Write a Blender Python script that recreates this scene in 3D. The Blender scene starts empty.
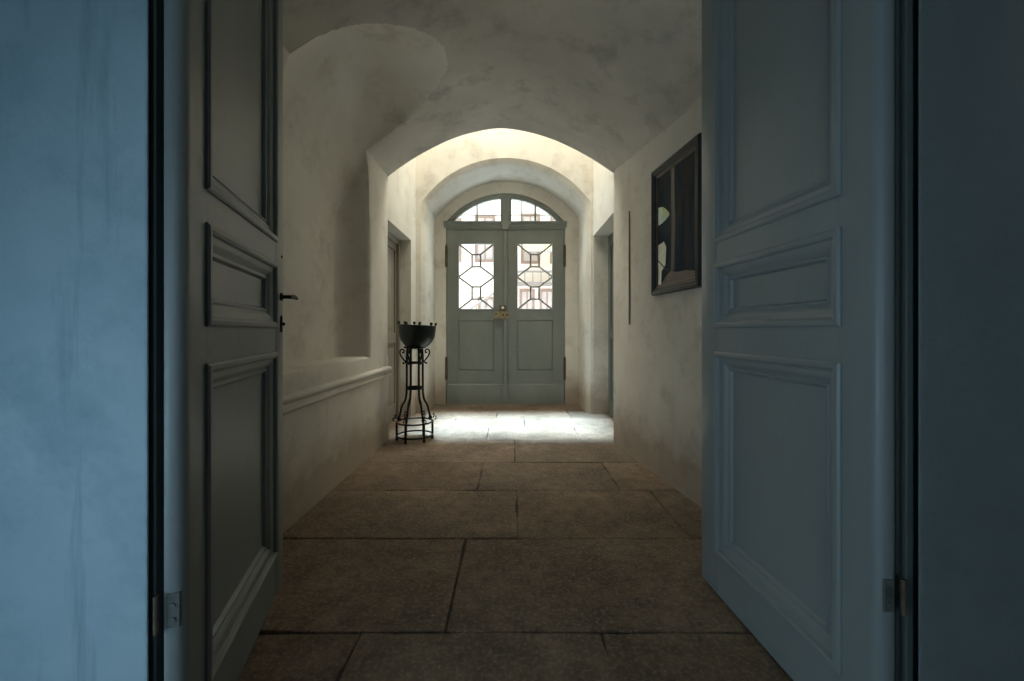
import bpy, bmesh, math, random
from mathutils import Vector, noise
PI = math.pi
S = bpy.context.scene
COL = S.collection
random.seed(7)
FP, CX, HY, H = 415.0, 512.0, 331.0, 1.1      # focal length in px, principal column, horizon row, eye height

# ------------------------------------------------------------------ helpers
class MB:
    """collects shapes, links them as ONE mesh object"""
    def __init__(self):
        self.bm = bmesh.new()
    def box(self, x0, x1, y0, y1, z0, z1, bevel=0.0, seg=1):
        b = bmesh.new()
        bmesh.ops.create_cube(b, size=1.0)
        for v in b.verts:
            v.co = Vector(((x0 + x1) / 2 + v.co.x * (x1 - x0), (y0 + y1) / 2 + v.co.y * (y1 - y0), (z0 + z1) / 2 + v.co.z * (z1 - z0)))
        if bevel:
            bmesh.ops.bevel(b, geom=list(b.edges), offset=bevel, segments=seg, affect='EDGES', profile=0.5)
        self._merge(b)
        return self
    def _merge(self, b):
        me = bpy.data.meshes.new('tmp')
        b.to_mesh(me); b.free()
        self.bm.from_mesh(me)
        bpy.data.meshes.remove(me)
    def prism(self, pts, a0, a1, axis='z', cap=True):
        """polygon extruded along an axis; pts are the two other coordinates in xyz order"""
        def mk(p, a):
            if axis == 'z': return (p[0], p[1], a)
            if axis == 'y': return (p[0], a, p[1])
            return (a, p[0], p[1])
        b = bmesh.new()
        A = [b.verts.new(mk(p, a0)) for p in pts]
        B = [b.verts.new(mk(p, a1)) for p in pts]
        n = len(pts)
        for i in range(n):
            b.faces.new((A[i], A[(i + 1) % n], B[(i + 1) % n], B[i]))
        if cap:
            b.faces.new(A[::-1]); b.faces.new(B)
        bmesh.ops.recalc_face_normals(b, faces=list(b.faces))
        self._merge(b)
        return self
    def rings(self, rings, closed_u=True, closed_v=False, cap=False):
        b = bmesh.new()
        V = [[b.verts.new(p) for p in r] for r in rings]
        m = len(rings); n = len(rings[0])
        for i in range(m if closed_v else m - 1):
            for j in range(n if closed_u else n - 1):
                b.faces.new((V[i][j], V[i][(j + 1) % n], V[(i + 1) % m][(j + 1) % n], V[(i + 1) % m][j]))
        if cap:
            b.faces.new(V[0][::-1]); b.faces.new(V[-1])
        bmesh.ops.recalc_face_normals(b, faces=list(b.faces))
        self._merge(b)
        return self
    def tube(self, path, r, n=8, closed=False, flat=None):
        """round bar along a path; r one radius or one per point"""
        P = [Vector(p) for p in path]
        m = len(P)
        R = r if isinstance(r, (list, tuple)) else [r] * m
        up = None
        rings = []
        for i in range(m):
            if closed: t = P[(i + 1) % m] - P[(i - 1) % m]
            else: t = P[min(i + 1, m - 1)] - P[max(i - 1, 0)]
            t.normalize()
            if up is None:
                up = Vector((0, 0, 1)) if abs(t.z) < .9 else Vector((0, 1, 0))
            s = t.cross(up).normalized(); up = s.cross(t).normalized()
            rings.append([P[i] + (s * math.cos(2 * PI * k / n) + up * math.sin(2 * PI * k / n)) * R[i] for k in range(n)])
        return self.rings(rings, True, closed, not closed)
    def lathe(self, prof, cx=0, cy=0, n=32, closed_v=False):
        rr = [[(cx + r * math.cos(2 * PI * k / n), cy + r * math.sin(2 * PI * k / n), z) for k in range(n)] for r, z in prof]
        return self.rings(rr, True, closed_v, not closed_v)
    def ball(self, c, r, n=10):
        b = bmesh.new()
        bmesh.ops.create_uvsphere(b, u_segments=n, v_segments=max(6, n - 2), radius=r)
        for v in b.verts: v.co += Vector(c)
        self._merge(b)
        return self
    def moulding(self, x0, x1, z0, z1, prof, y=0.0, sgn=-1):
        """profile (u inward, v outward) swept with mitres round a rectangle in the xz plane; sgn = direction of 'outward' in y"""
        rings = []
        for u, v in prof:
            rings.append([(x0 + u, y + sgn * v, z0 + u), (x1 - u, y + sgn * v, z0 + u), (x1 - u, y + sgn * v, z1 - u), (x0 + u, y + sgn * v, z1 - u)])
        return self.rings(rings, True, False, False)
    def poly(self, pts):
        b = bmesh.new(); b.faces.new([b.verts.new(p) for p in pts]); self._merge(b)
        return self
    def build(self, name, mat, parent=None, smooth=None, loc=None):
        bmesh.ops.recalc_face_normals(self.bm, faces=list(self.bm.faces)) if smooth == 'fix' else None
        me = bpy.data.meshes.new(name)
        self.bm.to_mesh(me); self.bm.free()
        if smooth:
            a = 35 if smooth in (True, 'fix') else smooth
            me.polygons.foreach_set('use_smooth', [True] * len(me.polygons))
            me.set_sharp_from_angle(angle=math.radians(a))
        o = bpy.data.objects.new(name, me)
        COL.objects.link(o)
        if mat: me.materials.append(mat)
        if parent: o.parent = parent
        if loc: o.location = loc
        return o

def empty(name, loc=(0, 0, 0), rz=0.0):
    o = bpy.data.objects.new(name, None)
    COL.objects.link(o); o.location = loc; o.rotation_euler = (0, 0, rz); o.empty_display_size = .1
    return o
def tag(o, label=None, cat=None, group=None, kind=None):
    if label: o['label'] = label
    if cat: o['category'] = cat
    if group: o['group'] = group
    if kind: o['kind'] = kind
    return o
def st(o, label, cat): return tag(o, label, cat, None, 'structure')

def arc(cx, cy, r, a0, a1, n=6):
    return [(cx + r * math.cos(a0 + (a1 - a0) * i / n), cy + r * math.sin(a0 + (a1 - a0) * i / n)) for i in range(n + 1)]
def round_poly(pts, r, n=5):
    """polygon with rounded corners; r one radius or one per corner"""
    out = []
    m = len(pts)
    for i in range(m):
        ri = r[i] if isinstance(r, (list, tuple)) else r
        p = Vector(pts[i]); a = Vector(pts[i - 1]) - p; b = Vector(pts[(i + 1) % m]) - p
        if ri <= 0: out.append(tuple(p)); continue
        A = p + a.normalized() * ri; B = p + b.normalized() * ri
        for k in range(n + 1):
            t = k / n
            q = A * (1 - t) ** 2 + p * 2 * t * (1 - t) + B * t ** 2
            out.append(tuple(q))
    return out

# ------------------------------------------------------------------ materials
def mat(name):
    m = bpy.data.materials.new(name); m.use_nodes = True
    nt = m.node_tree; nt.nodes.clear()
    out = nt.nodes.new('ShaderNodeOutputMaterial')
    b = nt.nodes.new('ShaderNodeBsdfPrincipled')
    nt.links.new(b.outputs[0], out.inputs[0])
    return m, nt, b
def N(nt, t, **kw):
    n = nt.nodes.new(t)
    for k, v in kw.items():
        if k in n.inputs: n.inputs[k].default_value = v
        else: setattr(n, k, v)
    return n
def ramp(nt, fac, stops):
    r = nt.nodes.new('ShaderNodeValToRGB')
    e = r.color_ramp.elements
    while len(e) < len(stops): e.new(.5)
    for i, (p, c) in enumerate(stops):
        e[i].position = p; e[i].color = (c[0], c[1], c[2], 1) if not isinstance(c, (int, float)) else (c, c, c, 1)
    nt.links.new(fac, r.inputs[0])
    return r.outputs[0]
def mixc(nt, fac, a, b, mode='MIX'):
    m = nt.nodes.new('ShaderNodeMix'); m.data_type = 'RGBA'; m.blend_type = mode
    for s, v in ((m.inputs[0], fac), (m.inputs[6], a), (m.inputs[7], b)):
        if isinstance(v, (int, float)): s.default_value = v
        elif isinstance(v, (tuple, list)): s.default_value = (v[0], v[1], v[2], 1)
        else: nt.links.new(v, s)
    return m.outputs[2]
def noise_tex(nt, scale, detail=5, rough=.6, vec=None, stretch=None):
    tc = nt.nodes.new('ShaderNodeNewGeometry')
    v = tc.outputs['Position'] if vec is None else vec
    if stretch:
        mp = nt.nodes.new('ShaderNodeMapping'); mp.inputs['Scale'].default_value = stretch
        nt.links.new(v, mp.inputs[0]); v = mp.outputs[0]
    n = N(nt, 'ShaderNodeTexNoise', Scale=scale, Detail=detail, Roughness=rough)
    nt.links.new(v, n.inputs['Vector'])
    return n.outputs['Fac']
def bump(nt, b, hs, strength=.3, dist=.01):
    p = N(nt, 'ShaderNodeBump', Strength=strength, Distance=dist)
    nt.links.new(hs, p.inputs['Height']); nt.links.new(p.outputs[0], b.inputs['Normal'])
def madd(nt, a, k, c=None):
    m = nt.nodes.new('ShaderNodeMath'); m.operation = 'MULTIPLY_ADD'
    nt.links.new(a, m.inputs[0]); m.inputs[1].default_value = k
    if c is None: m.inputs[2].default_value = 0
    elif isinstance(c, (int, float)): m.inputs[2].default_value = c
    else: nt.links.new(c, m.inputs[2])
    return m.outputs[0]
def mul(nt, a, b_):
    m = nt.nodes.new('ShaderNodeMath'); m.operation = 'MULTIPLY'
    nt.links.new(a, m.inputs[0])
    if isinstance(b_, (int, float)): m.inputs[1].default_value = b_
    else: nt.links.new(b_, m.inputs[1])
    return m.outputs[0]

def plaster(name, c0, c1, stain, stain_amt=.5, damp=None, damp_h=.5, streak=None):
    m, nt, b = mat(name)
    big = noise_tex(nt, 1.3, 4, .6)
    c = ramp(nt, big, [(.3, c0), (.7, c1)])
    sp = noise_tex(nt, 3.5, 8, .7)
    f = ramp(nt, sp, [(.52, 0.0), (.75, stain_amt)])
    c = mixc(nt, f, c, stain)
    if damp:                                        # rising damp and boot dirt along the foot of the wall
        g = nt.nodes.new('ShaderNodeNewGeometry'); s = nt.nodes.new('ShaderNodeSeparateXYZ')
        nt.links.new(g.outputs['Position'], s.inputs[0])
        nz = noise_tex(nt, 5, 6, .65)
        hgt = madd(nt, nz, -damp_h * .7, s.outputs['Z'])
        f2 = ramp(nt, hgt, [(0.0, .7), (.08, .45), (.22, .16), (.42, 0.0)])
        c = mixc(nt, f2, c, damp)
    if streak:
        sk = noise_tex(nt, 2.2, 5, .6, stretch=(4, 4, .35))
        f3 = ramp(nt, sk, [(.54, 0.0), (.70, .75)])
        c = mixc(nt, f3, c, streak)
    nt.links.new(c, b.inputs['Base Color'])
    b.inputs['Roughness'].default_value = .85
    b.inputs['Specular IOR Level'].default_value = .25
    fine = noise_tex(nt, 45, 6, .7)
    h = madd(nt, noise_tex(nt, 5, 4, .5), 3.0, fine)
    bump(nt, b, h, .35, .006)
    return m

M = {}
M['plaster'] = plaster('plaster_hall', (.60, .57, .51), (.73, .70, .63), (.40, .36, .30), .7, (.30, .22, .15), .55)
M['vault'] = plaster('plaster_vault_shaded', (.43, .405, .36), (.62, .585, .525), (.25, .235, .215), .75)  # darker than the hall plaster: the vault's shade is put into its colour
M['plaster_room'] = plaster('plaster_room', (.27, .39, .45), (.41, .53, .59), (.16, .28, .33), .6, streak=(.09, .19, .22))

M['room_dim'] = plaster('plaster_room_dim', (.16, .17, .17), (.20, .21, .21), (.12, .13, .13), .4)  # unseen walls darkened in colour to keep bounce light low
M['slate'] = plaster('plaster_slate', (.165, .19, .19), (.205, .235, .235), (.12, .14, .14), .5)  # darker, greyer plaster colour, right-hand near wall only
def paint(name, c, c2, rough=.45, dirt=(.12, .11, .09), amt=.5, grain=True):
    m, nt, b = mat(name)
    n1 = noise_tex(nt, 2.2, 5, .6, stretch=(1, 1, .5))
    col = ramp(nt, n1, [(.3, c), (.7, c2)])
    n2 = noise_tex(nt, 9, 8, .72)
    col = mixc(nt, ramp(nt, n2, [(.58, 0.0), (.8, amt)]), col, dirt)
    nt.links.new(col, b.inputs['Base Color'])
    b.inputs['Roughness'].default_value = rough
    g = noise_tex(nt, 40, 4, .6, stretch=(1, 1, .06))
    bump(nt, b, g, .12, .004)
    return m
M['leaf'] = paint('door_paint_grey_blue', (.20, .23, .228), (.255, .28, .275), .42, (.14, .14, .13), .35)
M['far_door'] = paint('door_paint_grey_green', (.175, .195, .175), (.235, .25, .23), .5, (.10, .09, .07), .6)
M['brown_door'] = paint('door_paint_brown', (.20, .18, .14), (.25, .22, .17), .5)
M['dark_door'] = paint('door_paint_dark', (.10, .12, .11), (.14, .16, .14), .5)
M['jamb'] = paint('jamb_wood_shaded', (.065, .08, .075), (.095, .11, .105), .6)  # dark tone stands in for the shade in the door gaps

def simple(name, c, rough=.5, metal=0.0, var=.0):
    m, nt, b = mat(name)
    if var:
        n = noise_tex(nt, 14, 6, .65)
        col = ramp(nt, n, [(.3, tuple(x * (1 - var) for x in c)), (.7, tuple(min(1, x * (1 + var)) for x in c))])
        nt.links.new(col, b.inputs['Base Color'])
    else: b.inputs['Base Color'].default_value = (*c, 1)
    b.inputs['Roughness'].default_value = rough
    b.inputs['Metallic'].default_value = metal
    return m
M['iron'] = simple('wrought_iron', (.012, .014, .014), .42, .6, .4)
M['bowl'] = simple('bowl_iron', (.018, .028, .026), .33, .3, .35)
M['lead'] = simple('lead_came', (.17, .16, .14), .6, .1, .3)
M['brass'] = simple('old_brass', (.32, .26, .15), .45, .5, .4)
M['rust'] = simple('rusty_steel', (.13, .10, .07), .7, .5, .4)
M['worn_plate'] = simple('painted_hinge_iron', (.12, .13, .12), .6, .1, .45)
M['frame'] = simple('picture_frame', (.02, .025, .027), .5, 0, .4)
M['frame_in'] = simple('picture_slip', (.10, .075, .055), .45, 0, .3)
M['ground'] = simple('yard_gravel', (.62, .52, .44), .9, 0, .15)
M['facade'] = simple('pale_facade', (.84, .66, .55), .9, 0, .06)
M['pink'] = simple('pink_timber', (.26, .16, .12), .8, 0, .15)
M['ext_pane'] = simple('facade_pane', (.44, .34, .30), .6)
M['yellow'] = simple('awning_yellow', (.66, .54, .26), .8, 0, .1)
M['rail_grey'] = simple('rail_grey', (.22, .17, .14), .6, 0, .1)

def stone():
    m, nt, b = mat('stone_slabs')
    oi = nt.nodes.new('ShaderNodeVertexColor'); oi.layer_name = 'tone'
    n1 = noise_tex(nt, 2.0, 6, .65)
    c = ramp(nt, n1, [(.3, (.11, .070, .042)), (.5, (.205, .14, .090)), (.72, (.31, .225, .148))])
    n2 = noise_tex(nt, 11, 10, .75)
    c = mixc(nt, ramp(nt, n2, [(.42, 0.0), (.66, .8)]), c, (.075, .052, .034))
    n3 = noise_tex(nt, 60, 4, .6)
    c = mixc(nt, ramp(nt, n3, [(.48, 0.0), (.72, .55)]), c, (.40, .33, .25))
    c = mixc(nt, 1.0, c, oi.outputs[0], 'MULTIPLY')
    nt.links.new(c, b.inputs['Base Color'])
    b.inputs['Roughness'].default_value = .7
    b.inputs['Specular IOR Level'].default_value = .35
    h = madd(nt, noise_tex(nt, 8, 8, .7), 2.2, n3)
    bump(nt, b, h, .5, .008)
    return m
M['stone'] = stone()
M['grout'] = simple('grout_earth', (.04, .032, .024), .95, 0, .3)

def glass():
    m = bpy.data.materials.new('window_glass'); m.use_nodes = True
    nt = m.node_tree; nt.nodes.clear()
    out = nt.nodes.new('ShaderNodeOutputMaterial')
    t = N(nt, 'ShaderNodeBsdfTransparent'); t.inputs[0].default_value = (.94, .95, .93, 1)
    g = N(nt, 'ShaderNodeBsdfGlossy', Roughness=.03)
    mx = nt.nodes.new('ShaderNodeMixShader')
    mx.inputs[0].default_value = .05
    nt.links.new(t.outputs[0], mx.inputs[1]); nt.links.new(g.outputs[0], mx.inputs[2])
    nt.links.new(mx.outputs[0], out.inputs[0])
    return m
M['glass'] = glass()

# ------------------------------------------------------------------ near doorway: wall, reveal, two leaves
def wy(x): return .9607 + .0252 * x          # the wall face runs very slightly askew
OT = 2.76
w = MB(); wr = MB()
for sx, xin, xback in ((-1, -.822, -.968), (1, .9637, 1.118)):
    xo = sx * 2.35
    pts = [(xo, wy(xo)), (xin, wy(xin)), (xback, wy(xback) + .15), (xo, wy(xo) + .15)]
    rad = [0, .012, .01, 0]
    if sx > 0: pts.reverse(); rad.reverse()
    (w if sx < 0 else wr).prism(round_poly(pts, rad), 0, 3.3)
xa, xb = -.96, 1.11
w.prism([(xa, wy(xa) + .004), (xb, wy(xb) + .004), (xb, wy(xb) + .15), (xa, wy(xa) + .15)], OT, 3.3)
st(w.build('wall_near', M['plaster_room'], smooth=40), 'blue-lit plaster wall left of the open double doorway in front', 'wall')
st(wr.build('wall_near_right', M['slate'], smooth=40), 'dark slate-grey wall right of the open double doorway', 'wall')

# frame posts in the gaps; their dark colour carries the gaps' shade
f = MB()
f.box(-.838, -.824, .958, .985, 0, OT, .003)
f.box(-1.05, -.842, 1.02, 1.10, 0, OT, .003); f.box(.955, 1.20, 1.03, 1.12, 0, OT, .003); f.box(.962, .980, 1.012, 1.03, 0, OT, .002)
st(f.build('trim_1', M['jamb']), 'door frame posts in the gaps beside the open leaves, coloured dark for the gap shade', 'door frame')

PROF = [(-.010, 0), (-.010, .005), (-.004, .010), (.006, .011), (.013, .006), (.016, -.003), (.022, -.005), (.030, -.006),
        (.040, -.012), (.050, -.021), (.054, -.021), (.058, -.017), (.063, -.018), (.067, -.024), (.070, -.030), (.072, -.030)]
def leaf(name, loc, ang, front, W, label, handle):
    """hinge edge at local x=0, visible face at local y=0, thickness on the other side; front = -1/+1: direction the face looks"""
    root = empty(name, loc, ang)
    st(root, label, 'door')
    Z0, Z1, T = .012, 2.74, .046
    a, c = .118, W - .122
    rails = [(Z0, .187), (1.005, 1.122), (1.37, 1.475), (2.60, Z1)]
    ys = sorted((0, -front * T))
    fr = MB()
    bf = -front * T
    fr.prism(round_poly([(0, 0), (a, 0), (a, bf), (0, bf)], [.029, .0015, .0015, .016], 8), Z0, Z1)
    fr.box(c, W, ys[0], ys[1], Z0, Z1, .0035, 2)
    for z0, z1 in rails: fr.box(a, c, ys[0] + .0006, ys[1] - .0006, z0, z1, .0015)
    fr.build('leaf_frame', M['leaf'], root, 35)
    for i in range(3):
        z0, z1 = rails[i][1], rails[i + 1][0]
        p = MB()
        yp = sorted((-front * .0305, -front * .0395))
        u = .060
        p.box(a - .004, c + .004, yp[0], yp[1], z0 - .004, z1 + .004)
        po = p.build('panel', M['leaf'], root)
        md = MB(); md.moulding(a, c, z0, z1, PROF, 0, front)
        md.moulding(a, c, z0, z1, [(u_ * .5, -T + .0005 - v_ * .3) for u_, v_ in PROF], 0, front)
        md.build('moulding', M['leaf'], po, 25)
    # hinge plates let into the hinge edge
    for zc in (.458, 2.35):
        hp = MB()
        yh = sorted((-front * .004, -front * (T + .004)))
        hp.box(-.0015, .004, -front * (T / 2) - .013, -front * (T / 2) + .013, zc - .04, zc + .04, .001)
        for dz in (-.02, .012):
            hp.tube([(-.004, -front * .024, zc + dz), (-.001, -front * .024, zc + dz)], .006, 10)
        h = hp.build('hinge_plate', M['worn_plate'], root, 30)
        kn = MB(); kn.tube([(-.008, -front * (T + .006), zc - .043), (-.008, -front * (T + .006), zc + .043)], .006, 10)
        kn.build('hinge_knuckle', M['rust'], root, 30)
    if handle:
        hx = W - .035
        h = MB()
        F = front
        h.tube([(hx, 0, 1.247), (hx, F * .007, 1.247)], .017, 16)
        h.tube([(hx, 0, 1.247), (hx, F * .030, 1.247), (hx, F * .048, 1.247)], [.009, .008, .010], 10)
        h.tube([(hx - .045, F * .046, 1.245), (hx - .02, F * .049, 1.248), (hx + .008, F * .050, 1.248), (hx + .03, F * .058, 1.242)], [.005, .008, .010, .006], 10)
        tag(h.build('door_handle', M['iron'], root, 40), 'black iron lever handle')
        k = MB()
        k.prism([(hx + .012 * math.cos(t) , 1.13 + .036 * math.sin(t)) for t in [2 * PI * i / 18 for i in range(18)]], *sorted((0, F * .006)), axis='y')
        ko = k.build('keyhole_plate', M['iron'], root)
        b = MB(); b.tube([(hx, F * .006, 1.13), (hx, F * .016, 1.13)], .007, 8)
        b.build('keyhole_cover', M['iron'], ko, 40)
        b = MB(); b.tube([(hx + .01, 0, 1.42), (hx + .01, F * .004, 1.42)], .006, 10)
        b.build('screw_cap', M['iron'], root, 40)
    return root
dl = Vector((-.287, 1)).normalized()
leaf('door_1', (-.757, .961, 0), math.atan2(dl.y, dl.x), -1, .890, 'left grey panelled door leaf swung open, with black lever handle', True)
dr = Vector((-.0614, 1)).normalized()
leaf('door_2', (.8917, 1.0055, 0), math.atan2(dr.y, dr.x), 1, .838, 'right grey-blue panelled door leaf standing open in front of the painting', False)

# ------------------------------------------------------------------ hall floor
JIT = random.Random(3)
def slab_floor():
    b = bmesh.new()
    tone = b.loops.layers.color.new('tone')
    rows = [(-3.3, -2.3, (-.9, .5)), (-2.3, -1.2, (-.3, 1.2)), (-1.2, -.2, (-.8, .7)), (-.2, .75, (-.2, .9)), (.75, 1.517, (-.55, .325)), (1.517, 2.205, (-.245,)), (2.205, 2.87, (.03, .95)),
            (2.87, 3.48, (-.24, .75)), (3.48, 4.19, (.025,)), (4.19, 4.72, (-.26, .7)), (4.72, 5.25, (-.7, .15)), (5.25, 5.85, (-.2, .75)), (5.85, 6.40, (-.6, .4))]
    for y0, y1, js in rows:
        xs = [-2.4] + list(js) + [2.4]
        for x0, x1 in zip(xs, xs[1:]):
            g = .0012
            def edge(p, q, seed):
                n = max(3, int((Vector(q) - Vector(p)).length / .06))
                out = []
                d = (Vector(q) - Vector(p)).normalized(); nn = Vector((-d.y, d.x))
                for i in range(n):
                    t = i / n
                    pt = Vector(p).lerp(Vector(q), t)
                    w_ = noise.noise(Vector((pt.x * 4, pt.y * 4, 3.1))) * .010 + noise.noise(Vector((pt.x * 17, pt.y * 17, seed))) * .0045
                    out.append(pt + nn * w_)
                return out
            P = [(x0 + g, y0 + g), (x1 - g, y0 + g), (x1 - g, y1 - g), (x0 + g, y1 - g)]
            ring = []
            for i in range(4): ring += edge(P[i], P[(i + 1) % 4], JIT.random() * 9)
            cx_, cy_ = (x0 + x1) / 2, (y0 + y1) / 2
            zt = JIT.uniform(-.0025, .0005)
            def ins(p, d):
                return Vector((p.x + (d if p.x < x0 + .05 else -d if p.x > x1 - .05 else 0), p.y + (d if p.y < y0 + .05 else -d if p.y > y1 - .05 else 0)))
            A = [b.verts.new((p.x, p.y, -.014)) for p in ring]
            B = [b.verts.new((*ins(p, .002), zt - .003)) for p in ring]
            C_ = [b.verts.new((*ins(p, .006), zt)) for p in ring]
            fs = []
            n = len(ring)
            for i in range(n):
                fs.append(b.faces.new((A[i], A[(i + 1) % n], B[(i + 1) % n], B[i])))
                fs.append(b.faces.new((B[i], B[(i + 1) % n], C_[(i + 1) % n], C_[i])))
            fs.append(b.faces.new(C_))
            k = JIT.uniform(.86, 1.1); kr = JIT.uniform(.97, 1.03)
            for f_ in fs:
                for l in f_.loops: l[tone] = (k * kr, k, k / kr, 1)
    # earth bed under the joints
    v = [b.verts.new(p) for p in ((-2.4, -3.3, -.010), (2.4, -3.3, -.010), (2.4, 6.45, -.010), (-2.4, 6.45, -.010))]
    f_ = b.faces.new(v); f_.material_index = 1
    for l in f_.loops: l[tone] = (1, 1, 1, 1)
    me = bpy.data.meshes.new('floor'); b.to_mesh(me); b.free()
    me.materials.append(M['stone']); me.materials.append(M['grout'])
    o = bpy.data.objects.new('floor', me); COL.objects.link(o)
    return o
st(slab_floor(), 'worn brown stone slab floor of the hall', 'floor')

# ------------------------------------------------------------------ hall left wall with niche, ledge and string moulding
XL, XN = -1.25, -1.49
NY0, NY1 = 2.275, 3.65
w = MB()
prof = [(-1.72, 0), (-1.245, 0), (-1.25, .35), (-1.25, .640), (-1.236, .648), (-1.222, .660), (-1.222, .672), (-1.236, .682), (-1.240, .695),
        (-1.232, .702), (-1.218, .710), (-1.210, .722), (-1.213, .734), (-1.226, .742), (-1.248, .748), (-1.250, .80), (-1.252, .840),
        (-1.258, .860), (-1.272, .872), (-1.30, .877), (-1.72, .880)]
w.prism(prof, 1.02, 4.19, 'y')
w.prism(round_poly([(-1.72, NY1), (XL, NY1), (XL, 4.19), (-1.72, 4.19)], [0, .05, .03, 0], 8), .748, 2.75)
w.prism(round_poly([(-1.72, 1.02), (XL, 1.02), (XL, NY0), (-1.72, NY0)], [0, 0, .02, 0]), .748, 2.85)
w.box(-1.72, XN, NY0 - .05, NY1 + .05, .80, 2.6)
w.prism([(XN - .02, NY1 + .02)] + [(XN, NY1 - .17), (XN + .004, NY1 - .13), (XN + .016, NY1 - .085), (XN + .038, NY1 - .048), (XN + .07, NY1 - .022), (XN + .11, NY1 - .006), (XN + .15, NY1)] + [(XN + .15, NY1 + .02)], .80, 2.75)
st(w.build('wall_left', M['plaster'], smooth=30), 'cream plaster left hall wall with shallow arched niche, ledge and double string moulding', 'wall')

# ------------------------------------------------------------------ hall right wall (converges a little)
def xr(y): return .993 + (4.08 - y) * .1241
w = MB()
yA, yB = 1.06, 4.08
yw0, yw1, zw0, zw1 = 1.26, 1.78, 1.25, 2.40
w.prism(round_poly([(xr(yw1), yw1), (xr(yB), yB), (1.45, yB), (1.66, yw1)], [0, .02, 0, 0], 6), 0, 2.85)
w.prism([(xr(yA), yA), (xr(yw0), yw0), (1.66, yw0), (1.66, yA)], 0, 2.85)
for z0_, z1_ in ((0, zw0), (zw1, 2.85)): w.prism([(xr(yw0), yw0), (xr(yw1), yw1), (1.66, yw1), (1.66, yw0)], z0_, z1_)
st(w.build('wall_right', M['plaster'], smooth=40), 'cream plaster right hall wall carrying the dark painting', 'wall')

w2 = empty('fill_window', (1.52, yw0, zw0)); st(w2, 'added fill-light window of the hall, unseen behind the open right leaf', 'window')  # made-up window, added to let fill light into the hall
m = MB(); Lw, Hw = yw1 - yw0, zw1 - zw0
m.box(0, .05, 0, .05, 0, Hw, .003); m.box(0, .05, Lw - .05, Lw, 0, Hw, .003); m.box(0, .05, .05, Lw - .05, 0, .05, .003); m.box(0, .05, .05, Lw - .05, Hw - .05, Hw, .003); m.box(.01, .04, .05, Lw - .05, Hw * .62, Hw * .62 + .03, .003)
m.build('window_frame', M['far_door'], w2)
m = MB(); m.box(.022, .027, .045, Lw - .045, .045, Hw - .045); m.build('pane', M['glass'], w2)

# ------------------------------------------------------------------ vaulted ceiling: barrel with a side lunette
VT = 5.2
ZS, RISE = 2.655, .465
def xl2(y): return XL
def main_z(x, y):
    a, b_ = XL, xr(y)
    c_ = (a + b_) / 2; h_ = (b_ - a) / 2
    t = abs(x - c_) / h_
    z = ZS + RISE * (1 - min(t, 1) ** 1.8)
    if x > c_ and t > .72:                       # the haunch rolls softly into the right wall
        z -= .10 * ((min(t, 1) - .72) / .28) ** 2 * max(0, min(1, (4.0 - y) / 1.1))
    return z
def lun_z(x, y):
    q = (y - 2.955) / .70
    if abs(q) >= 1: return 0
    u = max(0.0, min(1.0, (x - XN) / .55))
    return 1.95 + 1.105 * (1 - q * q) ** .19 * (1 - (1 - u) ** 2) ** .45
def ceil_z(x, y):
    m_ = main_z(x, y) if x >= XL - 1e-6 else 2.655
    l_ = lun_z(x, y) if x < .0 else 0
    z = max(m_, l_) if x >= XL + 1e-6 else (l_ if l_ else 1.95)
    k_ = max(.1, min(1, (xr(y) - x) / .35))
    z += noise.noise(Vector((x * 2.2, y * 2.2, 5))) * .012 * k_
    return z
def ceiling():
    b = bmesh.new()
    nx, ny = 190, 200
    V = []
    for j in range(ny + 1):
        row = []
        for i in range(nx + 1):
            v = j / ny
            x = XN - .004 + (1.55 - XN) * (i / nx) ** 1.8
            ye = 4.19 + (-.11) * max(0, min(1, (x + 1.25) / 2.25))
            y = 1.02 + (ye - 1.02) * v
            row.append(b.verts.new((x, y, ceil_z(x, y))))
        V.append(row)
    for j in range(ny):
        for i in range(nx):
            f_ = b.faces.new((V[j][i], V[j + 1][i], V[j + 1][i + 1], V[j][i + 1]))
            cc = f_.calc_center_median()
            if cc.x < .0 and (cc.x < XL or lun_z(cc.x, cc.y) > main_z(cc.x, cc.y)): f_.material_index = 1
    # diaphragm wall above the arch, facing the vestibule, and solid top
    top1 = [b.verts.new((v.co.x, v.co.y, VT + .05)) for v in V[ny]]
    top0 = [b.verts.new((v.co.x, v.co.y, VT + .05)) for v in V[0]]
    for i in range(nx):
        b.faces.new((V[ny][i], top1[i], top1[i + 1], V[ny][i + 1]))
        b.faces.new((V[0][i + 1], top0[i + 1], top0[i], V[0][i]))
    b.faces.new((top1[0], top0[0], top0[-1], top1[-1]))
    me = bpy.data.meshes.new('ceiling'); b.to_mesh(me); b.free()
    me.polygons.foreach_set('use_smooth', [True] * len(me.polygons)); me.set_sharp_from_angle(angle=math.radians(28))
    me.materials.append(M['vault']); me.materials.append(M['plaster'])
    o = bpy.data.objects.new('ceiling', me); COL.objects.link(o)
    return o
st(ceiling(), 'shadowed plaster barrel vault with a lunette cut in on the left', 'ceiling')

# ------------------------------------------------------------------ vestibule: side walls with doorways, roof
VXL, VXR, VY0, VY1 = -1.284, 1.078, 4.19, 5.53

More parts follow.
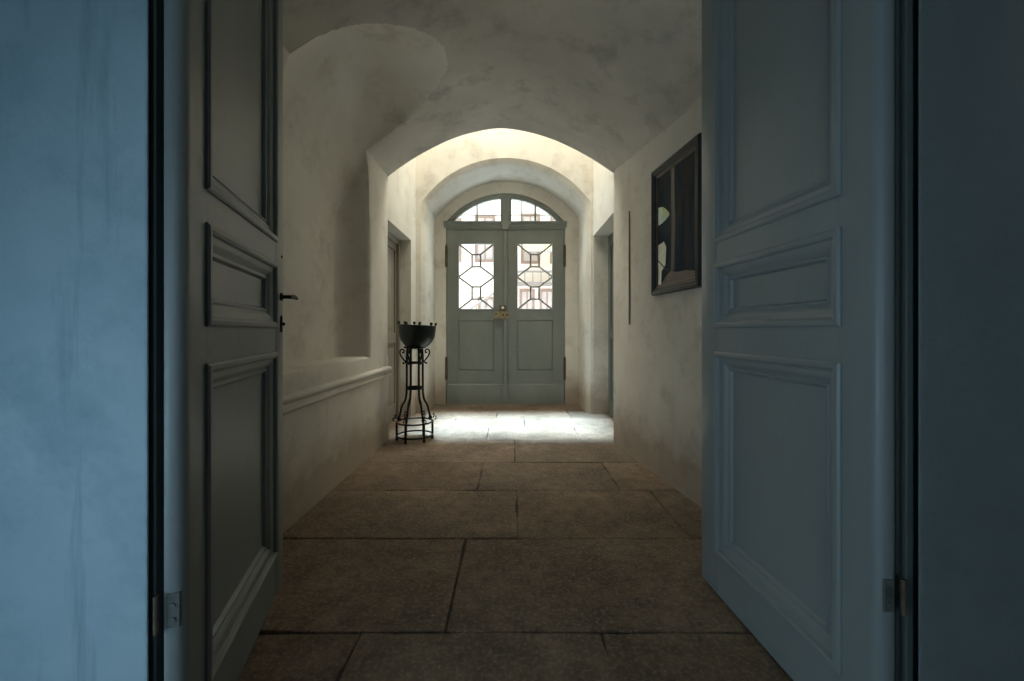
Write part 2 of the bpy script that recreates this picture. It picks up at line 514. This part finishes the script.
w = MB()
w.box(-1.60, VXL, 4.19, 4.27, 0, VT)                                 # near pier
w.box(-1.60, VXL, 5.276, VY1 + .02, 0, VT)                           # far pier
w.prism([(VXL, 2.255), (VXL, VT), (-1.60, VT), (-1.60, 2.255)], 4.27, 5.276, 'y')
w.box(-1.75, -1.50, 4.2, 5.35, 0, 2.6)                               # closes the recess behind the door
st(w.build('wall_vestibule_left', M['plaster'], smooth=30), 'bright plaster wall over the brown side door left of the far entrance', 'wall')
w = MB()
w.box(VXR, 1.45, 4.081, 4.15, 0, VT)
w.box(VXR, 1.45, 5.50, VY1 + .02, 0, VT)
w.prism([(VXR, 2.36), (VXR, VT), (1.45, VT), (1.45, 2.36)], 4.15, 5.50, 'y')
w.box(1.36, 1.60, 4.1, 5.55, 0, 2.6)
st(w.build('wall_vestibule_right', M['plaster'], smooth=30), 'bright plaster wall over the dark side door right of the far entrance', 'wall')
SKX0, SKX1, SKY0, SKY1 = -1.15, .95, 4.36, 5.48
w = MB()
w.box(-1.75, SKX0, 4.0, 6.45, VT, VT + .15); w.box(SKX1, 1.6, 4.0, 6.45, VT, VT + .15)
w.box(SKX0, SKX1, 4.0, SKY0, VT, VT + .15); w.box(SKX0, SKX1, SKY1, 6.45, VT, VT + .15)
sk = empty('window_3', (SKX0, SKY0, VT + .15)); st(sk, 'glazed skylight in the high roof over the vestibule', 'window')
m = MB(); a_, c_ = SKX1 - SKX0, SKY1 - SKY0
for x_ in (0, a_ / 3, 2 * a_ / 3, a_): m.box(x_ - .02, x_ + .02, 0, c_, 0, .05, .003)
for y_ in (0, c_): m.box(0, a_, y_ - .02, y_ + .02, 0, .05, .003)
m.build('window_frame', M['rail_grey'], sk)
m = MB(); m.box(0, a_, 0, c_, .022, .028); m.build('pane', M['glass'], sk)
st(w.build('ceiling_vestibule', M['plaster']), 'high vestibule ceiling hidden behind the vault', 'ceiling')

# left side door (brown) and its casing
r = empty('door_3', (-1.45, 4.28, 0)); st(r, 'closed brown panelled side door in the left doorway behind the iron stand', 'door')
p = MB()
Wd = .99
p.box(-.045, 0, 0, .11, 0, 2.24, .003); p.box(-.045, 0, Wd - .11, Wd, 0, 2.24, .003)
for z0, z1 in ((0, .2), (.95, 1.08), (2.1, 2.24)): p.box(-.044, -.001, .11, Wd - .11, z0, z1, .002)
p.build('leaf_frame', M['brown_door'], r, 35)
for z0, z1 in ((.2, .95), (1.08, 2.1)):
    p = MB(); p.box(-.03, -.018, .105, Wd - .105, z0 - .004, z1 + .004)
    p.box(-.018, -.008, .16, Wd - .16, z0 + .05, z1 - .05, .006)
    p.build('panel', M['brown_door'], r, 35)
c = MB()
c.box(0.001, .035, Wd - .075, Wd - .004, 0, 2.25, .004); c.box(0.001, .035, 0, .05, 0, 2.25, .004); c.box(0.001, .035, .05, Wd - .075, 2.18, 2.25, .004)
c.build('casing', M['brown_door'], r, 35)
# right side door (dark)
r = empty('door_4', (1.275, 4.16, 0)); st(r, 'dark side door edge in the right doorway past the plaster corner', 'door')
p = MB(); Wd = 1.335
p.box(0, .045, 0, .12, 0, 2.35, .003); p.box(0, .045, Wd - .12, Wd, 0, 2.35, .003)
for z0, z1 in ((0, .2), (1.0, 1.12), (2.2, 2.35)): p.box(.001, .044, .12, Wd - .12, z0, z1, .002)
p.build('leaf_frame', M['dark_door'], r, 35)
for z0, z1 in ((.2, 1.0), (1.12, 2.2)):
    p = MB(); p.box(.018, .030, .115, Wd - .115, z0 - .004, z1 + .004); p.box(.010, .018, .17, Wd - .17, z0 + .05, z1 - .05, .005)
    p.build('panel', M['dark_door'], r, 35)

# ------------------------------------------------------------------ far wall: arched niche and arched door opening
def circ_arch(xc, hw, zs, rise, n=40, grow=0.0):
    R = (hw * hw + rise * rise) / (2 * rise); zc = zs + rise - R
    R += grow
    hw2 = hw + grow
    a = math.acos(max(-1, min(1, hw2 / R))) if hw2 < R else 0.0
    return [(xc + R * math.cos(PI - a - (PI - 2 * a) * i / n), zc + R * math.sin(PI - a - (PI - 2 * a) * i / n)) for i in range(n + 1)]
def portal(mb, xs0, xs1, zs, rise, X0, X1, ZT, layers, yb):
    """wall slab with an arched opening. layers: (y, grow) stations through the opening, first = front face, last = back"""
    xc, hw = (xs0 + xs1) / 2, (xs1 - xs0) / 2
    loops = []
    for y, g in layers:
        ar = circ_arch(xc, hw, zs, rise, 40, g)
        loops.append([(ar[0][0], y, 0)] + [(ar[0][0], y, ar[0][1] * k / 6) for k in range(1, 6)] + [(p[0], y, p[1]) for p in ar] + [(ar[-1][0], y, ar[-1][1] * k / 6) for k in range(5, 0, -1)] + [(ar[-1][0], y, 0)])
    mb.rings(loops, False, False, False)
    for L in (loops[0], loops[-1]):
        y = L[0][1]
        b = bmesh.new()
        inner = [b.verts.new(p) for p in L]
        outer = []
        for p in L:
            # outer frame projected sideways / upwards
            if p[2] < zs - 1e-4: outer.append(b.verts.new((X0 if p[0] < xc else X1, y, p[2])))
            else:
                t = (p[0] - L[0][0]) / (L[-1][0] - L[0][0])
                outer.append(b.verts.new((X0 + (X1 - X0) * t, y, ZT)))
        for i in range(len(L) - 1):
            b.faces.new((inner[i], inner[i + 1], outer[i + 1], outer[i]))
        # corner triangles between the side strips and the top strip
        mb._merge(b)
NX0, NX1 = -1.155, .995
w = MB()
portal(w, NX0, NX1, 2.79, .560, -1.62, 1.47, VT, [(5.53, .058), (5.542, .046), (5.575, .010), (5.60, 0), (6.252, .0)], 6.25)
DX = lambda px: (px - CX) * 6.25 / FP
DZ = lambda py: H - (py - HY) * 6.25 / FP
OX0, OX1 = DX(446), DX(565)
portal(w, OX0, OX1, DZ(222), DZ(193) - DZ(222), -1.62, 1.47, VT, [(6.25, .008), (6.258, 0), (6.37, 0)], 6.4)
w.bm.normal_update()
fw = w.build('wall_far', M['plaster'], smooth='fix')
st(fw, 'cream plaster end wall with arched recess around the bright entrance doors', 'wall')

# ------------------------------------------------------------------ far double door with leaded glass, transom and fanlight
YD = 6.275
def bar(mb, p, q, r=.013): mb.tube([(p[0], YD + .028, p[1]), (q[0], YD + .028, q[1])], r, 8)
def far_leaf(name, pl, pr, gl, gr, label, inner):
    x0, x1 = DX(pl), DX(pr); g0, g1 = DX(gl), DX(gr)
    root = empty(name, (x0 if inner > 0 else x1, YD, 0)); st(root, label, 'door')
    ox = root.location.x
    def B(m, name, mt, parent=root, sm=None):
        o = m.build(name, mt, None, sm)
        for v in o.data.vertices: v.co -= Vector((ox, YD, 0))
        o.parent = parent
        return o
    zb, zt = .012, DZ(229)
    gz0, gz1 = DZ(309.5), DZ(243)
    pz0, pz1 = DZ(370.5), DZ(320.5)
    m = MB()
    m.box(x0, g0, YD, YD + .055, zb, zt, .003); m.box(g1, x1, YD, YD + .055, zb, zt, .003)
    for a, c in ((gz1, zt), (pz1, gz0), (zb, pz0)): m.box(g0, g1, YD + .0005, YD + .0545, a, c, .0012)
    B(m, 'leaf_frame', M['far_door'], sm=35)
    m = MB(); m.box(g0 + .014, g1 - .014, YD + .003, YD + .05, pz0 + .010, pz1 - .010, .004); m.box(g0 - .004, g1 + .004, YD + .02, YD + .045, pz0 - .004, pz1 + .004); B(m, 'panel', M['far_door'], sm=35)
    # kick board
    m = MB(); m.prism([(YD + .002, .0), (YD - .018, .0), (YD - .018, DZ(386)), (YD - .010, DZ(384.5)), (YD + .002, DZ(384))], x0 + .004, x1 - .004, 'x')
    m_ = B(m, 'kick_board', M['far_door'], sm=25)
    # glass and its cames
    m = MB(); m.box(g0 - .006, g1 + .006, YD + .026, YD + .031, gz0 - .006, gz1 + .006); gl_ = B(m, 'pane', M['glass'])
    m = MB()
    gc = (g0 + g1) / 2; gw, gh = g1 - g0, gz1 - gz0
    sx = gw * .118
    zq = lambda t: gz1 - gh * t
    mid = zq(.505)
    for t0, t1, zo, zi in ((.165, .350, gz1, mid), (.655, .84, mid, gz0)):
        a, c = zq(t0), zq(t1)
        for s in (-1, 1):
            bar(m, (gc + s * gw / 2, zo), (gc + s * sx, a)); bar(m, (gc + s * sx, a), (gc + s * sx, c)); bar(m, (gc + s * sx, c), (gc + s * gw / 2, zi))
        bar(m, (gc - sx, a), (gc + sx, a)); bar(m, (gc - sx, c), (gc + sx, c))
    B(m, 'lead_lattice', M['lead'], gl_, 40)
    m = MB(); m.moulding(g0, g1, gz0, gz1, [(-.006, 0), (-.006, .006), (.004, .006), (.010, -.004), (.012, -.02)], YD, -1)
    B(m, 'glazing_bead', M['far_door'], gl_, 25)
    hx = x0 - .006 if inner > 0 else x1 + .006
    for py0, py1 in ((246, 266), (358, 379)):
        m = MB(); m.box(hx - .018, hx + .018, YD - .030, YD - .004, DZ(py1), DZ(py0), .004)
        m.tube([(hx, YD - .03, DZ(py1) - .02), (hx, YD - .03, DZ(py0) + .02)], .012, 10)
        tag(B(m, 'hinge', M['rust'], sm=35), 'rusty strap hinge')
    return root, B
far_l, BL = far_leaf('door_5', 446.6, 504.6, 458, 494, 'left leaf of the far grey entrance door, carrying the lock', 1)
far_r, BR = far_leaf('door_6', 504.8, 564.4, 517, 553, 'right leaf of the far grey entrance door, with the yellowish glass view', -1)
# lock on the left leaf, across the meeting stile
m = MB(); m.box(DX(494), DX(509), YD - .050, YD - .002, DZ(319), DZ(311.5), .006, 2)
lk = BL(m, 'lock_case', M['brass'], sm=35)
m = MB(); m.box(DX(499), DX(506), YD - .056, YD - .002, DZ(310.8), DZ(305.5), .004, 2)
BL(m, 'lock_keeper', M['rust'], lk, 35)
m = MB(); m.box(DX(501.6), DX(504), YD - .062, YD - .055, DZ(309), DZ(306.6), .002)
tag(BL(m, 'lock_label', simple('pale_enamel', (.75, .70, .58), .4), lk, 35), 'small pale plate')
m = MB()
for px, py in ((496, 314), (499.6, 317.5), (503.5, 315), (507, 315)): m.ball((DX(px), YD - .05, DZ(py)), .012, 8)
BL(m, 'lock_stud', M['iron'], lk, 40)
m = MB(); m.tube([(DX(499), YD - .05, DZ(317.6)), (DX(499), YD - .085, DZ(317.6))], .012, 10); m.ball((DX(499), YD - .09, DZ(317.6)), .02, 10)
BL(m, 'door_knob', M['brass'], lk, 50)
# meeting stile with capital and plinth on the right leaf
m = MB()
m.prism([(DX(503.6), YD - .004), (DX(503.6), YD - .03), (DX(504.3), YD - .042), (DX(506.6), YD - .042), (DX(507.4), YD - .03), (DX(507.4), YD - .004)], DZ(385), DZ(228.5))
m.box(DX(501.8), DX(508.8), YD - .052, YD + .001, .005, DZ(387), .004)
m.box(DX(502.6), DX(508.2), YD - .048, YD + .001, DZ(387), DZ(384), .008, 2)
BR(m, 'astragal', M['far_door'], sm=30)

m = MB(); m.box(OX0 - .001, OX0 + .05, YD + .058, 6.368, 0, DZ(223)); m.box(OX1 - .05, OX1 + .001, YD + .058, 6.368, 0, DZ(223)); m.box(OX0, OX1, YD + .058, 6.368, DZ(230), DZ(223))
st(m.build('trim_2', M['far_door']), 'rebated frame of the far entrance doors', 'door frame')
# fanlight (transom bar + arched frame + bars + glass)
fan = empty('window_1', (DX(505.5), YD, DZ(229))); st(fan, 'arched fanlight over the far entrance doors, four panes under a curved head', 'window')
fo = fan.location.copy()
def BF(m, name, mt, parent=fan, sm=None):
    o = m.build(name, mt, None, sm)
    for v in o.data.vertices: v.co -= fo
    o.parent = parent
    return o
m = MB()
tprof = [(YD + .05, DZ(229)), (YD - .02, DZ(229)), (YD - .022, DZ(227.6)), (YD - .040, DZ(227)), (YD - .045, DZ(225)), (YD - .060, DZ(224)), (YD - .078, DZ(223.2)), (YD - .082, DZ(222)), (YD - .02, DZ(221.2)), (YD + .05, DZ(221))]
m.prism(tprof, DX(444.2), DX(566.6), 'x')
BF(m, 'transom', M['far_door'], sm=25)
cxm = (OX0 + OX1) / 2; hwm = (OX1 - OX0) / 2; zsp = DZ(222); rs = DZ(193) - DZ(222)
m = MB()
outer = circ_arch(cxm, hwm, zsp, rs, 40, 0); inner = circ_arch(cxm, hwm, zsp, rs, 40, -.075)
inn = [(max(DX(453.5), min(DX(558.5), p[0])), max(p[1], DZ(221.2))) for p in inner]
rings_ = []
for (a, c) in zip(outer, inn):
    rings_.append([(a[0], YD - .002, a[1]), (a[0] * .35 + c[0] * .65, YD - .012, a[1] * .35 + c[1] * .65), (c[0], YD + .004, c[1]), (c[0], YD + .05, c[1]), (a[0], YD + .05, a[1])])
m.rings(rings_, True, False, True)
BF(m, 'arched_frame', M['far_door'], sm=30)
m = MB()
m.box(DX(500.6), DX(511.4), YD - .006, YD + .05, DZ(221.5), DZ(194.6), .006, 2)
m.box(DX(502.5), DX(509.5), YD - .028, YD - .004, DZ(221.5), DZ(195.6), .008, 2)
m.prism([(DX(500.8), DZ(222)), (DX(511.2), DZ(222)), (DX(509.6), DZ(226)), (DX(508.2), DZ(230)), (DX(503.2), DZ(230)), (DX(502), DZ(226))], YD - .09, YD - .02, 'y')
m.prism([(DX(500), DZ(194.2)), (DX(512), DZ(194.2)), (DX(509.5), DZ(198.5)), (DX(502.5), DZ(198.5))], YD - .035, YD, 'y')
BF(m, 'mullion', M['far_door'], sm=30)
R_in = (hwm * hwm + rs * rs) / (2 * rs); zc_in = zsp + rs - R_in
def arch_z(x, g): return zc_in + math.sqrt(max(0, (R_in + g) ** 2 - (x - cxm) ** 2))
for px, hw_ in ((476.8, .010), (521.8, .006), (535.4, .013)):
    m = MB(); x = DX(px); m.box(x - hw_, x + hw_, YD + .012, YD + .045, DZ(221.5), arch_z(x, -.06), .002)
    BF(m, 'glazing_bar', M['far_door'])
for a, c in ((453, 476.8), (476.8, 501), (511, 535.4), (535.4, 559)):
    xs = [DX(a + (c - a) * i / 12) for i in range(13)]
    pts = [(xs[0], DZ(222)), (xs[-1], DZ(222))] + [(x, max(arch_z(x, -.05), DZ(221.6))) for x in xs[::-1]]
    m = MB(); m.prism(pts, YD + .026, YD + .031, 'y'); BF(m, 'pane', M['glass'])
m = MB(); m.box(OX0 + .03, OX1 - .03, YD + .034, YD + .040, DZ(214.6), DZ(214.0)); BF(m, 'tie_wire', M['lead'])

# ------------------------------------------------------------------ wrought iron stand with bowl
BX, BY = (414.8 - CX) * 4.22 / FP, 4.22
stand = empty('iron_stand', (BX, BY, 0), math.radians(13.2))
tag(stand, 'tall black wrought iron stand holding a deep dark bowl, by the left doorway', 'stand')
RB, RT = .177, .079
angs = [math.radians(a) for a in (30, 90, 150, 210, 270, 330)]
def pol(r, a, z): return (r * math.sin(a), -r * math.cos(a), z)
for a in angs:
    m = MB()
    m.tube([pol(RB, a, .0), pol(RB, a, .03), pol(RB, a, .19)], [.013, .0115, .0115], 8)
    m.ball(pol(RB, a, .012), .015, 8)
    lg = m.build('foot_post', M['iron'], stand, 45)
    m = MB()     # heart scroll crowning the post, with a ball
    for s in (-1, 1):
        path = []
        for k in range(15):
            t = k / 14
            th = -PI / 2 + s * t * 1.55 * PI
            rr = .021 * (1 - .45 * t)
            c_ = Vector(pol(RB + s * .019, a, .213))
            rad = Vector(pol(1, a, 0))
            path.append(c_ + rad * rr * math.cos(th) + Vector((0, 0, 1)) * rr * math.sin(th))
        m.tube(path, .0055, 6)
    m.ball(pol(RB + .012, a, .248), .011, 8)
    m.build('post_scroll', M['iron'], lg, 45)
    m = MB()
    zz = [(.160, .198), (.152, .232), (.139, .280), (.131, .325), (.119, .358), (.099, .388), (.088, .42), (.081, .47), (.079, .60), (.079, .75), (.079, .84), (.076, .90), (.068, .935)]
    m.tube([pol(r_, a, z_) for r_, z_ in zz], .0108, 8)
    m.build('upright_bar', M['iron'], stand, 45)
    # C-scroll under the bowl
    m = MB()
    path = [(.080, .775), (.100, .800), (.124, .830), (.140, .855), (.147, .880), (.143, .903), (.129, .916), (.112, .912), (.103, .897), (.107, .881), (.119, .880), (.121, .890)]
    m.tube([pol(r_, a, z_) for r_, z_ in path], .0078, 8)
    m.build('bowl_scroll', M['iron'], stand, 45)
    m = MB(); m.tube([pol(.079, a, .778), pol(.108, a, .776)], .006, 8); m.ball(pol(.112, a, .775), .012, 8)
    m.build('collar_finial', M['iron'], stand, 45)
def ring(r, z, t=.0082, n=48, h=None):
    m = MB()
    if h: m.lathe([(r - .004, z - h), (r + .004, z - h), (r + .004, z + h), (r - .004, z + h)], n=n, closed_v=True)
    else: m.tube([(r * math.cos(2 * PI * k / n), r * math.sin(2 * PI * k / n), z) for k in range(n)], t, 8, True)
    return m
ring(RB, .180).build('base_hoop', M['iron'], stand, 45)
ring(RB, .046).build('base_hoop', M['iron'], stand, 45)
ring(RT + .008, .523, h=.012).build('waist_band', M['iron'], stand, 45)
ring(RT + .006, .778, .008).build('collar_ring', M['iron'], stand, 45)
ring(.105, .935, .008).build('bowl_ring', M['iron'], stand, 45)
bowl = MB()
bp = [(.0, .915), (.05, .918), (.09, .932), (.125, .958), (.152, .990), (.170, 1.025), (.181, 1.065), (.186, 1.105), (.188, 1.145), (.192, 1.152), (.192, 1.160), (.183, 1.160), (.180, 1.10), (.165, 1.03), (.12, .965), (.05, .928), (.0, .925)]
bowl.lathe([(max(r_, .0008), z_) for r_, z_ in bp], n=48)
bo = bowl.build('bowl', M['bowl'], stand, 40)
bo.location = (.022, 0, 0)
for v in bo.data.vertices:                       # the bowl sits slightly askew
    d = v.co.z - .93
    v.co.z -= v.co.x * .045 * max(0, d) / .23
for k, deg in enumerate((-70, -38, -8, 8, 48, 82, 128, 172, 215)):
    a = math.radians(deg)
    m = MB(); z = 1.160 - math.sin(a) * .192 * .045
    m.tube([pol(.187, a, z - .004), pol(.187, a, z + .010)], .005, 8); m.ball(pol(.187, a, z + .018), .0155, 10)
    m.build('rim_knob', M['iron'], bo, 50)

# ------------------------------------------------------------------ framed dark painting on the right wall
pa, pb = Vector((xr(3.20), 3.20)), Vector((xr(2.56), 2.56))
ax = (pb - pa).normalized()
pw = (pb - pa).length; ph = .95
pic = empty('painting', (pa.x - .002, pa.y, 1.372), math.atan2(ax.y, ax.x))
tag(pic, 'dark framed painting hanging on the right wall beside the open leaf', 'painting')
# local x: from far edge towards the viewer, local y: into the room is negative or positive
nloc = -1 if Vector((ax.y, -ax.x)).dot(Vector((-1, 0))) > 0 else 1
F = nloc
m = MB(); m.moulding(0, pw, 0, ph, [(0, 0), (0, .020), (.006, .032), (.022, .034), (.032, .026), (.040, .028), (.052, .018), (.058, .010), (.060, .006)], 0, F)
m.build('frame', M['frame'], pic, 25)
m = MB(); m.moulding(.056, pw - .056, .056, ph - .056, [(0, .006), (0, .014), (.008, .016), (.016, .010), (.018, .006)], 0, F)
m.build('inner_slip', M['frame_in'], pic, 25)
def paint_mat():
    m_, nt, b = mat('painting_canvas')
    tc = nt.nodes.new('ShaderNodeTexCoord')
    n1 = noise_tex(nt, 3.0, 6, .65, tc.outputs['Object'], (6, 1, .7))
    c = ramp(nt, n1, [(.32, (.006, .012, .018)), (.5, (.014, .034, .052)), (.62, (.045, .030, .024)), (.8, (.02, .034, .055))])
    n2 = noise_tex(nt, 16, 6, .7, tc.outputs['Object'])
    c = mixc(nt, ramp(nt, n2, [(.5, 0.0), (.75, .5)]), c, (.035, .05, .06))
    nt.links.new(c, b.inputs['Base Color']); b.inputs['Roughness'].default_value = .55; b.inputs['Specular IOR Level'].default_value = .06
    return m_
cv = MB(); cv.box(.058, pw - .058, *sorted((0.001, F * .007)), .058, ph - .058)
canvas = cv.build('canvas', paint_mat(), pic)
def patch(name, pts, c, lift, label=None):
    m = MB(); m.prism(pts, *sorted((F * .007, F * (.007 + lift))), axis='y')
    o = m.build(name, simple('paint_' + name, c, .45, 0, .25), canvas)
    if label: tag(o, label)
xs = lambda t: .074 + (pw - .148) * t
zs_ = lambda t: .074 + (ph - .148) * t
patch('painted_floor', [(xs(.10), zs_(.0)), (xs(1), zs_(.0)), (xs(1), zs_(.045)), (xs(.8), zs_(.07)), (xs(.55), zs_(.075)), (xs(.38), zs_(.10)), (xs(.22), zs_(.06))], (.085, .060, .045), .0006)
patch('painted_curtain', [(xs(.38), zs_(.10)), (xs(.47), zs_(.10)), (xs(.50), zs_(.5)), (xs(.47), zs_(1)), (xs(.37), zs_(1)), (xs(.40), zs_(.5))], (.035, .022, .018), .0006)
patch('painted_window', [(xs(.0), zs_(.0)), (xs(.09), zs_(.0)), (xs(.10), zs_(.12)), (xs(.22), zs_(.17)), (xs(.24), zs_(.33)), (xs(.17), zs_(.385)), (xs(.0), zs_(.37))], (.86, .84, .66), .0008, 'pale yellowish lit window shape')
patch('painted_shade', [(xs(.0), zs_(.555)), (xs(.12), zs_(.56)), (xs(.24), zs_(.575)), (xs(.33), zs_(.60)), (xs(.33), zs_(.62)), (xs(.26), zs_(.66)), (xs(.14), zs_(.71)), (xs(.0), zs_(.725))], (.62, .76, .64), .0008, 'pale green lampshade shape')
patch('painted_shade_rim', [(xs(.26), zs_(.585)), (xs(.33), zs_(.61)), (xs(.25), zs_(.665)), (xs(.14), zs_(.71)), (xs(.09), zs_(.715))], (.55, .66, .28), .0012)
patch('painted_stick', [(xs(.0), zs_(.235)), (xs(.0), zs_(.22)), (xs(.27), zs_(.105)), (xs(.28), zs_(.115))], (.02, .02, .018), .0012)

# slim dark strip on the right wall between painting and side doorway
y_s = 1.499 / (.2843 + .1241)
sx_ = xr(y_s)
m = MB(); m.prism([(-.009, .0), (.009, .0), (.007, .62), (.0, 1.0), (-.006, .7)], 0, .010, 'x')
o = m.build('wall_strip', simple('strip_brown', (.26, .22, .17), .8, 0, .2), None)
o.location = (sx_ - .011, y_s, 1.16); o.rotation_euler = (0, 0, .123)
tag(o, 'slim dark upright strip on the right wall, between the painting and side doorway', 'strip')

# ------------------------------------------------------------------ near room around the camera (daylight comes from its low window on the left)
bx0, bx1, bz0, bz1 = -1.25, -.25, .5, 2.0  # made-up opening in the rear wall for the added rear lamp
w = MB(); w.box(-2.4, bx0, -3.4, -3.25, 0, 3.0); w.box(bx1, 2.4, -3.4, -3.25, 0, 3.0); w.box(bx0, bx1, -3.4, -3.25, 0, bz0); w.box(bx0, bx1, -3.4, -3.25, bz1, 3.0)
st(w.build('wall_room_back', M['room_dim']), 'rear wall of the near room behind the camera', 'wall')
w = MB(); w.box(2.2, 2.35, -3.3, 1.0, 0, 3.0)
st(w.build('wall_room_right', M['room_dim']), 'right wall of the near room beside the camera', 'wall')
w = MB()
LX, wy0, wy1, wz0, wz1 = -1.50, -.45, .36, .02, 1.32
w.box(LX - .15, LX, -3.3, wy0, 0, 3.0); w.box(LX - .15, LX, wy1, .93, 0, 3.0)
w.box(LX - .15, LX, wy0, wy1, 0, wz0); w.box(LX - .15, LX, wy0, wy1, wz1, 3.0)
st(w.build('wall_room_left', M['plaster_room']), 'left wall of the near room with its low window', 'wall')
w = MB(); w.box(-2.4, 2.4, -3.4, 1.15, 3.0, 3.3)
st(w.build('ceiling_room', M['room_dim']), 'flat ceiling of the near room', 'ceiling')

# ------------------------------------------------------------------ yard outside the entrance
w = MB(); w.box(-14, 14, 6.45, 30, -.25, -.15)
st(w.build('ground_yard', M['ground']), 'pale gravel yard outside the entrance doors', 'ground')
hs = empty('house', (0, 13.5, -.15)); tag(hs, 'pale sunlit house across the yard seen through the door glass', 'house')
m = MB(); m.box(-7, 7, 0, .3, 0, 6.2); m.build('wall', M['facade'], hs)
for x0, z0, wd, hg in ((-2.6, 3.55, .9, 1.3), (-1.15, 3.55, .55, 1.4), (.35, 3.5, .5, 1.5), (1.3, 3.5, .55, 1.4), (.30, 1.55, .38, 1.0), (.95, 1.55, .38, 1.0), (-1.05, 1.5, .45, .8)):
    m = MB(); m.moulding(x0, x0 + wd, z0, z0 + hg, [(-.06, 0), (-.06, .05), (.02, .05), (.03, -.04)], 0, -1); m.box(x0 + wd / 2 - .02, x0 + wd / 2 + .02, -.03, .01, z0, z0 + hg)
    wf = m.build('window', M['pink'], hs)
    m = MB(); m.box(x0, x0 + wd, -.012, -.004, z0, z0 + hg); m.build('pane', M['ext_pane'], wf)
m = MB(); m.box(-7.2, 7.2, -.5, .4, 6.2, 6.4); m.build('roof', M['pink'], hs)
aw = empty('awning', (1.35, 12.55, 3.72)); tag(aw, 'yellow awning on the house, top of the right door glass', 'awning')
m = MB(); m.prism([(.0, -.22), (.0, -.0), (.78, .16), (.78, .10)], -1.0, 1.0, 'x'); m.build('cloth', M['yellow'], aw)
m = MB(); m.tube([(-1.0, .0, -.21), (1.0, .0, -.21)], .02, 8); m.build('front_bar', M['rail_grey'], aw, 40)
rl = empty('stair_railing', (-1.0, 11.2, -.28)); tag(rl, 'sloping grey stair railing behind the left door glass', 'railing')
m = MB(); m.tube([(-.9, 0, 1.45), (1.0, 0, 2.75)], .035, 8); m.build('handrail', M['rail_grey'], rl, 40)
for k in range(9):
    x = -.9 + k * .235; m = MB(); m.tube([(x, 0, 0), (x, 0, 1.45 + (x + .9) * .684)], .014, 6); m.build('baluster', M['rail_grey'], rl, 40)
bl = empty('balcony_railing', (.9, 12.9, 2.62)); tag(bl, 'level balcony railing on the house behind the right door glass', 'railing')
m = MB(); m.box(-1.3, 1.3, -.03, .03, .30, .36); m.box(-1.3, 1.3, -.03, .55, -.06, .0); m.build('rail', M['rail_grey'], bl)
for k in range(11):
    x = -1.25 + k * .25; m = MB(); m.box(x - .015, x + .015, -.015, .015, 0, .30); m.build('baluster', M['rail_grey'], bl)

# ------------------------------------------------------------------ light
wd_ = bpy.data.worlds.new('World'); S.world = wd_; wd_.use_nodes = True
bg = wd_.node_tree.nodes['Background']; bg.inputs[0].default_value = (.70, .88, 1.0, 1); bg.inputs[1].default_value = 1.7
def area(name, loc, dirv, sx, sy, e, c, spread=180):
    l = bpy.data.lights.new(name, 'AREA'); l.shape = 'RECTANGLE'; l.size = sx; l.size_y = sy; l.energy = e; l.color = c; l.spread = math.radians(spread)
    o = bpy.data.objects.new(name, l); COL.objects.link(o); o.location = loc
    o.rotation_euler = Vector(dirv).to_track_quat('-Z', 'Y').to_euler()
    return o
area('room_rear_fill_light', ((bx0 + bx1) / 2, -3.42, (bz0 + bz1) / 2), (0, 1, 0), bx1 - bx0, bz1 - bz0, 4, (.52, .78, 1.0))  # added unseen lamp, brightens the leaf edges from behind the camera
area('room_window_light', (LX - .03, (wy0 + wy1) / 2, (wz0 + wz1) / 2), (1, .45, 0), wz1 - wz0, wy1 - wy0, 2.7, (.26, .66, 1.0))

area('skylight_daylight', ((SKX0 + SKX1) / 2, (SKY0 + SKY1) / 2, VT + .25), (0, 0, -1), SKX1 - SKX0, SKY1 - SKY0, 74, (1.0, .92, .80))
sun = bpy.data.objects.new('sun', bpy.data.lights.new('sun', 'SUN')); COL.objects.link(sun)
sun.data.energy = 21; sun.data.angle = math.radians(7); sun.data.color = (.50, .74, 1.0)
sun.rotation_euler = Vector((.02, -.005, -1)).to_track_quat('-Z', 'Y').to_euler(); sun.location = (0, 5, 9)
area('hall_fill_light', (1.68, (yw0 + yw1) / 2, (zw0 + zw1) / 2), (-1, .25, -.05), zw1 - zw0, yw1 - yw0, 14, (1.0, .92, .78))  # added lamp outside the made-up window, fills niche and left wall
# ------------------------------------------------------------------ camera and colour
cam = bpy.data.objects.new('camera', bpy.data.cameras.new('camera')); COL.objects.link(cam)
cam.location = (0, 0, H); cam.rotation_euler = (PI / 2, 0, 0)
cam.data.sensor_width = 36; cam.data.lens = 36 * FP / 1024; cam.data.shift_y = -(340.5 - HY) / 1024; cam.data.clip_start = .02
S.camera = cam
S.view_settings.view_transform = 'Standard'; S.view_settings.look = 'None'
S.view_settings.gamma = 1; S.view_settings.use_curve_mapping = False
S.view_settings.exposure = 1.02
S.cycles.max_bounces = 16; S.cycles.diffuse_bounces = 10; S.cycles.transparent_max_bounces = 16
S.cycles.use_denoising = True
